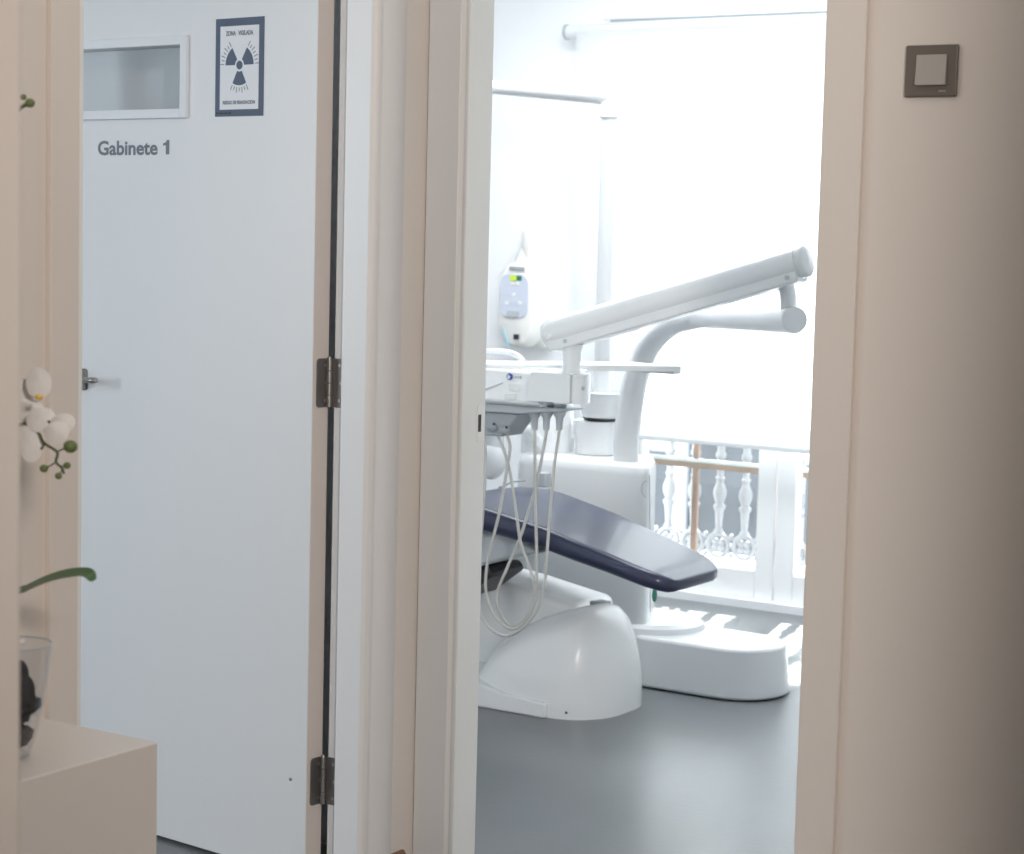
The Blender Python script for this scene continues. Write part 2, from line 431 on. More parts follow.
for a in ((t_w1, t_w1 + fr, zb, zt), (t_w0 - fr, t_w0, zb, zt), (t_w1 + fr, t_w0 - fr, zb, zb + fr), (t_w1 + fr, t_w0 - fr, zt - fr, zt)):
    dbox(bm, *a, TH, TH + .009)
obj('window_frame', bm, 'whiteprint', door, bevel=.0015)
bm = bmesh.new(); dbox(bm, t_w1 + fr - .004, t_w0 - fr + .004, zb + fr - .004, zt - fr + .004, TH * .5, TH * .5 + .005)
obj('window_pane', bm, 'doorglass', door)
# handle
th, zh = dxy(82.5, 379)
hd = empty('door_handle', (0, 0, 0)); hd.parent = door; hd.location = HG + DV * th + DN * TH + EZ * zh - wloc(door)
bm = bmesh.new(); prism(bm, rrect(th - .018, th + .024, zh - .024, zh + .024, .006), HG + DN * TH, DV, EZ, DN, .006)
obj('handle_plate', bm, 'dmetal', hd, bevel=.002)
hb = HG + DV * (th) + DN * TH + EZ * zh; tk, zk = dxy(92.5, 380.3, TH + .048); kb = HG + DV * tk + DN * (TH + .048) + EZ * zk
bm = T([hb + DN * .004, hb + DN * .030, hb * .4 + kb * .6 + DN * .012, kb], [.008, .007, .006, .006])
ball(bm, kb, .013, (1.25, .8, .55), None, 3)
obj('handle_knob', bm, 'metal', hd, smooth=True)
# hinges
def hinge(zc):
    h = empty('door_hinge'); h.parent = door; h.location = HG + EZ * zc - wloc(door)
    H = .100 / 2
    bm = bmesh.new()   # leaf on the door edge
    prism(bm, rrect(.004, .036, zc - H, zc + H, .008), HG + DV * .002, DN, EZ, -DV, -.002)
    bm2 = bmesh.new(); prism(bm2, rrect(.006, .037, zc - H, zc + H, .008), Vector((-.1, OY1 - .0008, 0)), EX, EZ, EY, .002)
    obj('hinge_leaf', bm, 'dmetal', h, bevel=.0004); obj('hinge_leaf', bm2, 'dmetal', h, bevel=.0004)
    kp = HG + Vector((.002, -.004, 0)); kn = bmesh.new()
    for k in range(4):
        a = zc - H + k * H / 2
        tube(kn, [kp + EZ * (a + .0006), kp + EZ * (a + H / 2 - .0006)], .0062, 14)
    ball(kn, kp + EZ * (zc + H), .005)
    obj('hinge_knuckle', kn, 'metal', h, smooth=True)
    sc = bmesh.new()
    for s in (-1, 0, 1):
        q = Vector((-.1 + (.026 if s else .030), OY1 - .0012, zc + s * H * .72)); tube(sc, [q, q - EY * .0012], .0036, 10)
        q = HG + DN * (.014 if s else .010) + DV * .0008 + EZ * (zc + s * H * .72); tube(sc, [q, q - DV * .0012], .0036, 10)
    obj('screw', sc, 'metal', h, smooth=True)
hinge(atX(330, 382.5, -.1).z); hinge(atX(322, 780, -.1).z); hinge(1.93)
bm = bmesh.new(); q = dxy(305.5, 783); ball(bm, HG + DV * (.05) + DN * (TH + .001) + EZ * q[1], .0035)
obj('edge_screw', bm, 'dmetal', door)
# lettering
t0, zl = dxy(98, 155.2); t1, _ = dxy(170, 154)
t2 = dxy(157.8, 154)[0]; t3, t4 = dxy(163.2, 154)[0], dxy(169.3, 154)[0]
text('lettering', 'Gabinete', door, 'greyletter', HG + DN * TH + DV * ((t0 + t2) / 2) + EZ * (zl + .001), -DV, EZ, DN, .0425, abs(t0 - t2), bold=.028)
bm = bmesh.new(); w_ = t3 - t4
prism(bm, [(.45 * w_, 0), (w_, 0), (w_, .0305), (.62 * w_, .0305), (.45 * w_, .0255), (0, .0235), (0, .0185), (.45 * w_, .0195)], HG + DN * (TH + .0002) + DV * t3 + EZ * (zl + .001), -DV, EZ, DN, .0005)
obj('numeral', bm, 'greyletter', door)

# warning sign on the door
ta, za = dxy(216.4, 19.3); tb, zb2 = dxy(263.5, 115.7)
tcx = (ta + tb) / 2; zc = (za + zb2) / 2; SW = abs(ta - tb); SH = za - zb2
sign = empty('radiation_sign', HG + DV * tcx + DN * TH + EZ * zc)
tag(sign, 'small blue bordered radiation warning sign reading ZONA VIGILADA on the open door', 'sign')
so = HG + DV * tcx + DN * (TH + .0003) + EZ * zc
RX = -DV
def spoly(bm, poly, off, d=.0004, mi=0): prism(bm, poly, so + DN * off, RX, EZ, DN, d, mi)
bm = bmesh.new(); spoly(bm, [(-SW / 2, -SH / 2), (SW / 2, -SH / 2), (SW / 2, SH / 2), (-SW / 2, SH / 2)], 0, .0008)
obj('sign_border', bm, 'navyprint', sign)
pw, pt, pb = SW * .40, SH * .42, SH * .43
bm = bmesh.new(); spoly(bm, [(-pw, -pb), (pw, -pb), (pw, pt), (-pw, pt)], .0009)
obj('sign_panel', bm, 'whiteprint', sign)
bm = bmesh.new(); c0 = Vector((.001, .004)); R1, R0 = SW * .29, SW * .075
def sector(a0, a1, r0, r1, n=8):
    A = [math.radians(a0 + (a1 - a0) * k / n) for k in range(n + 1)]
    return [(c0.x + r1 * math.cos(a), c0.y + r1 * math.sin(a)) for a in A] + [(c0.x + r0 * math.cos(a), c0.y + r0 * math.sin(a)) for a in reversed(A)]
for a in (30, 150, 270): spoly(bm, sector(a - 29, a + 29, R0 * 1.25, R1), .0014)
spoly(bm, [(c0.x + R0 * .85 * math.cos(2 * PI * k / 20), c0.y + R0 * .85 * math.sin(2 * PI * k / 20)) for k in range(20)], .0014)
obj('trefoil', bm, 'navyprint', sign)
for a in (30, 150, 270):
    bm = bmesh.new()
    for k in range(7):
        aa = a - 27 + 9 * k; rr = R1 * (1.30 if k % 2 else 1.38)
        spoly(bm, sector(aa - .9, aa + .9, R1 * 1.10, rr, 1), .0014)
    obj('ray_marks', bm, 'greyletter', sign)
text('sign_heading', 'ZONA   VIGILADA', sign, 'greyletter', so + EZ * (SH * .325), RX, EZ, DN, .0125, SW * .57, bold=.05, depth=.0016)
text('sign_caption', 'RIESGO DE IRRADIACION', sign, 'greyletter', so - EZ * (SH * .375), RX, EZ, DN, .0098, SW * .67, bold=.05, depth=.0016)
bm = bmesh.new()
for k in range(7):
    x = -SW * .47 + k * SW * .045; h = SH * (.012 if k % 2 else .020)
    spoly(bm, [(x, -SH * .475), (x + SW * .035, -SH * .475), (x + SW * .042, -SH * .475 + h), (x + SW * .006, -SH * .475 + h)], .0010)
obj('maker_mark', bm, 'black', sign)

# ================================================================== LIGHT SWITCH
a = at(908.2, 46, 0); b = at(957.8, 96.5, 0)
sw = empty('light_switch', ((a.x + b.x) / 2, 0, (a.z + b.z) / 2))
tag(sw, 'square bronze grey framed light switch on the warm wall beside the doorway', 'switch')
bm = bmesh.new(); prism(bm, rrect(a.x, b.x, b.z, a.z, .003), Vector((0, -.0005, 0)), EX, EZ, -EY, .009); obj('frame', bm, 'switchf', sw, bevel=.002)
c = at(917, 55, -.01); d = at(946, 85, -.01)
bm = bmesh.new()
y0 = -.0095
vs = [bm.verts.new(p) for p in ((c.x, y0, d.z), (d.x, y0, d.z), (d.x, y0, c.z), (c.x, y0, c.z), (c.x, y0 - .008, d.z), (d.x, y0 - .008, d.z), (d.x, y0 - .003, c.z), (c.x, y0 - .003, c.z))]
for f in ((0, 1, 2, 3), (4, 7, 6, 5), (0, 4, 5, 1), (1, 5, 6, 2), (2, 6, 7, 3), (3, 7, 4, 0)): bm.faces.new([vs[i] for i in f])
obj('rocker', bm, 'switchr', sw, bevel=.0008)
q = at(942, 91, -.0096); bm = bmesh.new()
for k in range(3): bx(bm, q.x - .006 + k * .0045, q.x - .003 + k * .0045, -.0102, -.0096, q.z - .0012, q.z + .0012)
obj('maker_mark', bm, 'switchr', sw)

# ================================================================== CABINET, VASE, ORCHID
CZ = .55
cc = atZ(158, 742, CZ)
cab = obj('console_cabinet', boxes((.001, cc.x, -2.045, cc.y, 0, CZ)), 'cabinet', bevel=.0025, seg=3)
tag(cab, 'low cream lacquered console cabinet against the left wall below the orchid', 'cabinet')

vc = Vector((.232, -1.352, CZ))
vase = empty('glass_vase', vc)
tag(vase, 'clear tapered glass vase filled with dark bark on the cream cabinet', 'vase')
rimz = at(50, 646, -1.33).z - CZ; VR = .075
vc = Vector((.222, -1.352, CZ)); vase.location = vc
prof3 = [(.018, .0008), (.024, .004), (.034, .035), (.045, .085), (.053, .14), (.057, rimz)]
def vprof(t): # radius offset
    return [(r - t, z) for r, z in prof3]
bm = bmesh.new(); out = vprof(0) + [(prof3[-1][0] - .003, rimz)] + [(r - .003, z + (.010 if i == 0 else 0)) for i, (r, z) in list(enumerate(prof3))[::-1]]
lathe(bm, out, vc, 40)
obj('vase_body', bm, 'vaseglass', vase, smooth=True, ang=60)
bm = bmesh.new()
rp = [vc + Vector((.0555 * math.cos(2 * PI * k / 40), .0555 * math.sin(2 * PI * k / 40), rimz)) for k in range(41)]
tube(bm, rp, .0016, 8, False); obj('vase_rim', bm, 'pgrey', vase, smooth=True)
bark = empty('orchid_plant', vc + EZ * .02)
tag(bark, 'white flowering orchid with green leaf and buds standing in the glass vase', 'orchid')
bm = bmesh.new()
for k in range(46):
    z = .022 + .085 * (k / 46); rmax = .020 + z * .22; a = random.uniform(0, 2 * PI); r = rmax * math.sqrt(random.random()) * .8
    ball(bm, vc + Vector((r * math.cos(a), r * math.sin(a), z)), random.uniform(.009, .015), (random.uniform(.8, 1.2), random.uniform(.5, 1), random.uniform(.7, 1.3)), Matrix.Rotation(random.uniform(0, 3), 3, 'X'), 1)
mix = obj('bark_chips', bm, 'bark', bark, smooth=False); mix['kind'] = 'stuff'
bm = bmesh.new(); R_ = lambda x, y, Y=-1.35: at(x, y, Y)
# fat root lump on the near right
ball(bm, vc + Vector((.022, .0, .105)), .017, (1, .9, 1.5), None, 3); ball(bm, vc + Vector((.0, .01, .125)), .015, (1, 1, 1.5), None, 3)
obj('root', bm, 'bark', bark, smooth=True)
def leaf(pts, w, name='leaf', roll=0):
    P = catmull(pts, 6); bm = bmesh.new(); rings = []
    for i, p in enumerate(P):
        t = i / (len(P) - 1); ww = w * (math.sin(PI * min(1, t * .85 + .10)) ** .6)
        d = (P[min(i + 1, len(P) - 1)] - P[max(i - 1, 0)]).normalized(); s = d.cross(EZ).normalized(); u = s.cross(d); s, u = s * math.cos(roll) + u * math.sin(roll), u * math.cos(roll) - s * math.sin(roll)
        rings.append([p - s * ww + u * ww * .35, p - s * ww * .5 + u * ww * .08, p - u * .001, p + s * ww * .5 + u * ww * .08, p + s * ww + u * ww * .35,
                      p + s * ww * .5 + u * (ww * .08 + .002), p + u * .002, p - s * ww * .5 + u * (ww * .08 + .002)])
    loft(bm, rings); return obj(name, bm, 'leaf', bark, smooth=True, ang=80)
leaf([vc + Vector((0, 0, .14)), R_(10, 602), R_(24, 592), R_(44, 583), R_(62, 577.5), R_(78, 575), R_(88, 575), R_(93, 581)], .016, roll=-.40)
leaf([vc + Vector((0, 0, .14)), vc + Vector((-.05, -.04, .24)), vc + Vector((-.11, -.08, .26)), vc + Vector((-.17, -.12, .22))], .03)
bm = bmesh.new(); tube(bm, catmull([vc + Vector((0, 0, .12)), R_(6, 560), R_(4, 480), R_(2, 380), R_(0, 250), R_(4, 150), R_(18, 112), R_(30, 103)], 6), .0028, 8)
obj('stem', bm, 'stem', bark, smooth=True)
bm = bmesh.new(); tube(bm, catmull([R_(3, 440), R_(14, 428), R_(26, 424), R_(38, 432), R_(44, 443), R_(57, 452), R_(56, 462), R_(62, 468), R_(64, 474)], 5), [.0026, .0018], 8)
tube(bm, [R_(57, 452), R_(63, 449), R_(69, 447)], .0012, 6); tube(bm, [R_(56, 462), R_(50, 466), R_(45, 468)], .0012, 6); tube(bm, [R_(61, 467), R_(66, 465)], .001, 6)
tube(bm, [R_(62, 470), R_(59, 475)], .001, 6); tube(bm, catmull([R_(44, 443), R_(43, 447), R_(41, 449)], 3), .0016, 6)
tube(bm, catmull([R_(48, 421), R_(52, 423), R_(56, 427)], 4), .0014, 6)
obj('flower_spike', bm, 'stem', bark, smooth=True)
for (x, y, r) in ((70.5, 446.5, .0100), (44, 468.5, .0062), (67, 465.5, .0054), (58.5, 476, .0052), (30, 103, .0072), (23.5, 97, .0045)):
    bm = bmesh.new(); ball(bm, R_(x, y), r, (1.05, 1, .95), None, 3); obj('bud', bm, 'bud', bark, smooth=True)
def petal(c, rx, rz, tilt, curl=.25, dy=0):
    """soft cupped petal facing the camera, centre c"""
    bm = bmesh.new(); n, rr = 24, 5
    ex = Vector((cy, sy, 0)) ; ez = Vector((0, 0, 1)); en = ex.cross(ez) * -1
    ca, sa = math.cos(tilt), math.sin(tilt); rows = []
    for sgn in (0, 1):
        for i in range(rr + 1):
            row = []
            for k in range(n):
                a = 2 * PI * k / n; q = i / rr
                u, v = q * math.cos(a) * rx, q * math.sin(a) * rz
                uu, vv = u * ca - v * sa, u * sa + v * ca
                row.append(c + ex * uu + ez * vv + en * (curl * (u * u) / rx + .15 * curl * math.sin(3 * a) * q * rx + (dy + (.0012 if sgn else 0))))
            rows.append(row)
    rows = rows[:rr + 1][::-1] + rows[rr + 1:]
    rows = rows
    loft(bm, rows, False)
    bmesh.ops.remove_doubles(bm, verts=bm.verts, dist=.00005)
    return bm
def flower(name_pts, yolk=None):
    f = empty('flower'); f.parent = bark; f.location = R_(*name_pts[0][:2]) - wloc(bark)
    for (x, y, rx, rz, tl, dd) in name_pts:
        obj('petal', petal(R_(x, y, -1.35 + dd), rx, rz, tl), 'petal', f, smooth=True, ang=85)
    if yolk:
        bm = bmesh.new(); ball(bm, R_(*yolk, -1.39), .006, (1.1, 1, .8), None, 2); obj('flower_lip', bm, 'yolk', f, smooth=True)
flower([(38, 383, .019, .023, .1, 0), (22, 392, .018, .02, .2, .01), (30, 412, .020, .018, .2, .012)], (39, 397))
flower([(40, 420, .022, .018, .3, -.004), (30, 445, .018, .026, .1, -.008), (62, 424, .019, .015, .35, .004), (56, 433, .019, .016, .5, -.01)])

# ================================================================== DENTAL CHAIR
AY = 1.42
ch = empty('dental_chair', (-.5, 1.5, 0))
tag(ch, 'navy upholstered dental chair on a white moulded base below the hoses', 'dental chair')
def cushion(st, name, m='navy', r=.036):
    """st: x, y near, y far, z top, thickness"""
    bm = bmesh.new(); rings = []
    for (x, y0, y1, zt, th) in st:
        rr = min(r, th * .48); q = rrect(y0, y1, zt - th, zt, rr, 7)
        cyy = (y0 + y1) / 2; rings.append([(x, p[0], p[1] - (.010 * (1 - ((p[0] - cyy) / ((y1 - y0) / 2)) ** 2) if p[1] > zt - th / 2 else 0)) for p in q])
    loft(bm, rings); return obj(name, bm, m, ch, smooth=True, ang=75)
st = []
xs = [-1.02, -.95, -.88, -.80, -.72, -.65, -.55, -.45, -.35, -.25, -.18, -.13, -.095, -.075, -.062, -.055]
ZT = [(-1.05, .55), (-.95, .567), (-.87, .584), (-.787, .596), (-.741, .598), (-.653, .590), (-.53, .568), (-.45, .553), (-.33, .522), (-.235, .501), (-.15, .478), (-.096, .466), (0, .44)]
def interp(tb, x):
    for (a, b), (c, d) in zip(tb, tb[1:]):
        if x <= c: return b + (d - b) * (x - a) / (c - a)
    return tb[-1][1]
for x in xs:
    t = min(1, max(0, (-.72 - x) / -.62)); zt = interp(ZT, x) + .004
    yn, yf = 1.185, 1.66 - .12 * t
    th = .075 - .024 * t
    e = 0
    if x > -.14:
        q = (x + .14) / .085; e = .085 * (1 - math.sqrt(max(0, 1 - q * q))) ; 
        th *= math.sqrt(max(.05, 1 - (q * .93) ** 4)); zt -= .012 * q ** 3
    st.append((x, yn + e * .8, yf - e, zt, th))
cushion(st, 'leg_rest')
st = [(-1.62, 1.2, 1.66, .60, .07), (-1.60, 1.18, 1.68, .61, .09), (-1.45, 1.17, 1.70, .60, .10), (-1.25, 1.17, 1.70, .595, .10), (-1.06, 1.18, 1.68, .59, .09), (-1.035, 1.2, 1.66, .585, .07)]
cushion(st, 'seat')
bm = bmesh.new(); rings = []
for k, (t, w, th) in enumerate(((0, .2, .06), (.03, .235, .09), (.3, .25, .10), (.6, .20, .09), (.72, .16, .07), (.74, .14, .05))):
    c = Vector((-1.64 - t * .82, AY + .02, .60 + t * .5)); u = Vector((-.5, 0, .82)); u = Vector((.52, 0, .85))
    rings.append([c + EY * p[0] + u * p[1] for p in rrect(-w, w, -th / 2, th / 2, th * .45, 4)])
loft(bm, rings); obj('backrest', bm, 'navy', ch, smooth=True, ang=75)
# under-seat carrier
bm = bmesh.new(); prism(bm, [(-1.55, .515), (-.60, .515), (-.50, .47), (-.56, .455), (-.72, .405), (-.95, .36), (-1.5, .36)], Vector((0, 1.27, 0)), EX, EZ, EY, .30)
obj('seat_carrier', bm, 'pgrey', ch, bevel=.01)
bm = bmesh.new(); prism(bm, [(-1.1, .36), (-.72, .40), (-.70, .375), (-.80, .30), (-1.1, .25)], Vector((0, 1.33, 0)), EX, EZ, EY, .18)
obj('lift_column', bm, 'black', ch, bevel=.01)
# dome base cover
bm = bmesh.new(); rings = []
DS = [(-.800, .115, .035), (-.785, .15, .070), (-.755, .175, .115), (-.71, .19, .176), (-.66, .197, .218), (-.60, .2, .250), (-.54, .2, .270), (-.48, .198, .287), (-.43, .192, .298), (-.40, .183, .297), (-.375, .172, .282), (-.352, .155, .25), (-.333, .134, .205), (-.317, .110, .15), (-.308, .082, .10), (-.303, .05, .05)]
yc = 1.50
for (x, w, h) in DS:
    n = 3.2; ring = []
    for k in range(33):
        a = PI * k / 32; c_, s_ = math.cos(a), math.sin(a)
        ring.append((x - .038 * max(0, min(1, (x + .60) / .25)), yc - w * math.copysign(abs(c_) ** (2 / n), c_) * (1 - .10 * (abs(s_) ** 1.5)), h * abs(s_) ** (2 / n)))
    rings.append(ring)
loft(bm, rings); dome = obj('base_cover', bm, 'plastic', ch, smooth=True, ang=80)
# raised top ridge and grey vent
bm = bmesh.new(); prism(bm, [(-.48, .06), (-.43, .06), (-.43, .10), (-.47, .11)], Vector((-.025, 1.49, .284)), EX, EY, EZ, .012); obj('vent_lid', bm, 'dgrey', ch, bevel=.003)
# shroud running up to the left behind the dome
bm = bmesh.new(); prism(bm, [(-1.5, .05), (-.55, .05), (-.51, .20), (-.515, .288), (-.76, .328), (-1.0, .355), (-1.5, .37)], Vector((0, 1.50, 0)), EX, EZ, EY, .22)
obj('lift_shroud', bm, 'plastic', ch, bevel=.025, seg=4)
# foot plate at the left
bm = bmesh.new(); prism(bm, [(-1.6, .0), (-.485, .0), (-.485, .042), (-.62, .052), (-.735, .075), (-1.6, .11)], Vector((0, 1.287, 0)), EX, EZ, EY, .42)
obj('base_plate', bm, 'plastic', ch, bevel=.006, seg=3)
bm = bmesh.new(); q = at(565.5, 712, 1.305); ball(bm, (q.x, 1.309, .022), .004); obj('cover_screw', bm, 'black', ch)

# ================================================================== DENTAL UNIT
du = empty('dental_unit', (-.7, 2.0, 0))
tag(du, 'white dental treatment unit with cabinet, curved arm, instrument head and hanging hoses', 'dental unit')
def plan(bm, pts0, z0, pts1, z1, mids=()):
    rings = [[(p[0], p[1], z0) for p in pts0]]
    for (pp, z) in mids: rings.append([(p[0], p[1], z) for p in pp])
    rings.append([(p[0], p[1], z1) for p in pts1]); return loft(bm, rings)
# cabinet column
bm = bmesh.new()
def rpoly(P, r, n=6):
    out = []; P = [Vector(p) for p in P]
    for i, p in enumerate(P):
        a, b = P[i - 1], P[(i + 1) % len(P)]; rr = r[i] if isinstance(r, (list, tuple)) else r
        u = p + (a - p).normalized() * rr; v = p + (b - p).normalized() * rr
        for k in range(n + 1):
            t = k / n; q = u * (1 - t) ** 2 + p * 2 * t * (1 - t) + v * t * t; out.append((q.x, q.y))
    return out
def cabp(e): return rpoly([(-.985 + e, 1.855 + e), (-.488 - e, 1.855 + e), (-.622 - e, 2.14 - e), (-.97 + e, 2.14 - e)], [.06, .05, .05, .05])
plan(bm, cabp(-.006), 0, cabp(.012), .662, [(cabp(-.006), .2), (cabp(0), .45), (cabp(.0), .630), (cabp(.004), .652)])
obj('unit_cabinet', bm, 'plastic', du, smooth=True, ang=50, bevel=0)
pts = [at(648, 474, 1.868), at(649, 540, 1.868), at(648, 580, 1.862)]
obj('cabinet_seam', T([at(649.5, 475, 1.868), at(650, 540, 1.864), at(650.5, 612, 1.860)], .0014, 6), 'pgrey', du)
bm = bmesh.new(); c = at(649, 489, 1.865)
tube(bm, [Vector((c.x + .018 * math.cos(a) - .004, 1.858, c.z + .024 * math.sin(a))) for a in [PI / 2 + PI * k / 12 for k in range(13)]], .0014, 6, True)
obj('door_catch', bm, 'pgrey', du)
# collar at the foot of the cabinet
bm = bmesh.new(); plan(bm, rrect(-.92, -.375, 1.83, 2.15, .155, 10), .150, rrect(-.90, -.395, 1.85, 2.13, .14, 10), .180, [(rrect(-.915, -.380, 1.835, 2.145, .15, 10), .170)])
obj('foot_collar', bm, 'plastic', du, smooth=True, ang=28)
# foot box
bm = bmesh.new(); loft(bm, [[(p[0], p[1], .004) for p in rrect(-.60, -.070, 1.80, 2.12, .15, 10)], [(p[0], p[1], .153) for p in rrect(-.585, -.085, 1.818, 2.102, .138, 10)]])
obj('foot_box', bm, 'plastic', du, bevel=.010, seg=3)
# little green socket under the leg rest
q = at(651, 596, 1.84)
bm = bmesh.new(); ball(bm, (q.x, 1.862, q.z), .018, (.42, .45, 1.2), None, 3); obj('drain_socket', bm, 'lcdg', du, smooth=True)
# spittoon column
c = at(548, 430, 2.02); zb0 = .655
bm = bmesh.new(); lathe(bm, [(.086, .655), (.086, .664), (.082, .75), (.0818, .752), (.081, .754), (.078, .80), (.078, .86), (.072, .875)], (c.x, 2.02, 0), 32)
obj('spittoon_column', bm, 'plastic', du, smooth=True, ang=30)
q = at(605, 419, 2.06); BX = q.x
bm = bmesh.new(); lathe(bm, [(.05, .002), (.064, .006), (.071, .018), (.074, .06), (.078, .085), (.074, .088), (.066, .05), (.01, .03)], (BX, 2.05, q.z), 36)
obj('spittoon_bowl', bm, 'plastic', du, smooth=True, ang=50)
bm = bmesh.new(); lathe(bm, [(.045, -.003), (.060, -.002), (.066, .005), (.064, .009)], (BX, 2.05, q.z), 36); obj('bowl_ring', bm, 'black', du, smooth=True)
bm = bmesh.new(); plan(bm, rrect(BX - .085, BX + .04, 1.99, 2.11, .05), .664, rrect(BX - .095, BX + .05, 1.98, 2.115, .055), q.z - .0045, [(rrect(BX - .085, BX + .04, 1.99, 2.11, .05), .70)]); obj('bowl_stand', bm, 'plastic', du, smooth=True, ang=50)
# white rounded pod on the left
q = at(492, 462, 1.75); bm = bmesh.new(); ball(bm, (q.x, 1.75, q.z + .01), .062, (.72, .8, 1.05), None, 3); tube(bm, [(q.x, 1.75, q.z + .02), (q.x, 1.75, q.z + .12)], .036, 16)
obj('suction_pod', bm, 'plastic', du, smooth=True)
bm = bmesh.new(); tube(bm, [(q.x, 1.75, q.z + .10), (q.x + .05, 1.86, q.z + .10), (-.93, 2.0, .655)], .018, 10); obj('pod_arm', bm, 'plastic', du, smooth=True)
bm = bmesh.new(); a = at(500, 488, 1.8); b = at(512, 482, 1.8); tube(bm, [a, b, b + Vector((.03, .12, .0))], .0025, 8); ball(bm, a, .006); obj('pod_lever', bm, 'dgrey', du)
# small metal holder against the cabinet front
a = at(545, 475, 1.84); obj('wall_holder', boxes((a.x - .028, a.x + .018, 1.815, 1.85, a.z - .035, a.z + .01), (a.x - .01, a.x + .025, 1.80, 1.85, a.z - .05, a.z - .036)), 'pgrey', du, bevel=.004)
# lamp pole and arm
pb = at(600, 460, 2.07); ptp = at(606.5, 118, 2.07)
bm = bmesh.new(); tube(bm, [(pb.x, 2.07, .66), (pb.x, 2.07, ptp.z)], .0265, 28); obj('lamp_pole', bm, 'plastic', du, smooth=True)
bm = bmesh.new(); lathe(bm, [(.040, .66), (.036, .672), (.0275, .678)], (pb.x, 2.07, 0), 28); obj('pole_foot', bm, 'plastic', du, smooth=True)
pt2 = at(607.5, 104, 2.07)
bm = bmesh.new(); tube(bm, [(pb.x, 2.07, ptp.z), (pb.x, 2.07, pt2.z)], .031, 28); obj('pole_cap', bm, 'plastic', du, bevel=.002)
aR, aL = at(613, 97, 2.07), at(491, 87, 2.07)
bm = bmesh.new(); dl_ = (aL - aR); tube(bm, [aR + dl_ * .0 , aR + dl_ * -.01, aR + dl_ * .02, aR + dl_ * .2, aR + dl_ * 2.0][0:1] + [aR + dl_ * .03, aR + dl_ * .2, aR + dl_ * 2.0], [.020, .027, .025, .018], 24)
tube(bm, [(pb.x, 2.07, pt2.z), (pb.x, 2.07, aR.z)], .014, 14)
obj('lamp_arm', bm, 'plastic', du, smooth=True)
# curved arm
path = catmull([Vector((at(626, 465, 1.95).x, 1.95, .660)), at(626, 440, 1.95), at(629, 415, 1.95), at(636, 378, 1.94), at(650, 345, 1.92), at(672, 325, 1.87), at(700, 317, 1.78)], 8)
end = at(793, 320, 1.12); p0 = path[-1]
path += [p0 + (end - p0) * t for t in (.2, .5, .8, 1)]
rr_ = [.0395] * 18 + [.0395 - (.0075) * min(1, k / 26) for k in range(len(path) - 18)]
bm = tube(bmesh.new(), path, rr_, 32); obj('curved_arm', bm, 'plastic', du, smooth=True, ang=50)
dr = (end - p0).normalized()
bm = tube(bmesh.new(), [end + dr * .0005, end + dr * .012], .033, 32); obj('arm_end_cap', bm, 'plastic', du, bevel=.002)
# pantograph arm
A0 = at(560, 332, 1.06); A1 = at(795, 264, 1.10)
d = (A1 - A0); L_ = d.length; d.normalize(); s = d.cross(EZ).normalized(); u = s.cross(d)
bm = bmesh.new(); tube(bm, [A0 - d * .045, A0 - d * .040, A0 - d * .025, A0, A1, A1 + d * .012], [.024, .033, .039, .0405, .0405, .0405], 36)
arm = obj('spring_arm', bm, 'plastic', du, smooth=True, ang=50)
bm = tube(bmesh.new(), [A1 + d * .013, A1 + d * .030, A1 + d * .036], [.0405, .0395, .033], 36); obj('arm_cap', bm, 'plastic', arm, smooth=True, ang=50)
bm = bmesh.new(); prism(bm, rrect(-.030, L_ + .012, -.047, -.012, .012), A0 - s * .035, d, u, s, .070)
obj('arm_cover', bm, 'plastic', arm, bevel=.004)
sd = 1 if s.dot(CAM - A0) > 0 else -1
for (x, y) in ((570.5, 346), (785, 279)):
    e = at(x, y, 1.05); e = A0 + d * (e - A0).dot(d) + u * -.03
    obj('arm_screw', tube(bmesh.new(), [e + s * .0345 * sd, e + s * .0375 * sd], .0058, 14), 'pgrey', arm, smooth=True)
bm = bmesh.new(); e = at(556, 339, 1.02); ball(bm, A0 + s * .036 * (1 if s.dot(CAM - A0) > 0 else -1) - u * .006 - d * .012, .013, (1.3, .3, .55), Matrix.Rotation(-.6, 3, 'Y'), 3); obj('arm_badge', bm, 'whiteprint', arm, smooth=True)
e1 = at(785, 283, 1.12); bm = tube(bmesh.new(), [(e1.x, end.y + .03, end.z + .005), (e1.x, end.y + .02, end.z + .06), (e1.x, 1.12, A1.z - .045)], .0195, 20); obj('arm_post', bm, 'plastic', du, smooth=True)
e2 = at(572, 352, 1.06); e3 = at(572, 377, 1.06)
bm = tube(bmesh.new(), [(e2.x, 1.06, e3.z - .01), (e2.x, 1.06, e2.z + .0), (e2.x, 1.06, e2.z + .02)], [.0235, .0235, .03], 24); obj('arm_post', bm, 'plastic', du, smooth=True)
# instrument head: pivot box in front, main body left, hose bar
zt_, zb_ = at(560, 374, 1.0).z, at(560, 403, 1.0).z
xa, xb = at(527, 390, 1.0).x, at(591.5, 390, 1.06).x
bm = bmesh.new(); xc = at(572, 390, 1.0).x
pl = [(xa + .012, 1.0), (xc, 1.0)] + [(xb - .03 + .03 * math.sin(t), 1.03 - .03 * math.cos(t)) for t in [PI / 2 * k / 6 for k in range(7)]] + [(xb - .004, 1.06), (xb - .03, 1.10), (xa + .012, 1.12)]
plb = [(p[0] - (.016 if i in (0,) else 0), p[1] + .002) for i, p in enumerate(pl)]
loft(bm, [[(p[0], p[1], zb_) for p in plb], [(p[0], p[1], zt_) for p in pl]])
obj('pivot_housing', bm, 'plastic', du, bevel=.005, seg=3)
bm = bmesh.new(); q = at(587, 388, 1.02); ball(bm, (q.x - .004, 1.007, q.z), .005, (1, .4, 1.2)); obj('housing_screw', bm, 'pgrey', du)
bx0 = at(470, 390, 1.05).x - .22; bx1 = at(534, 390, 1.05).x
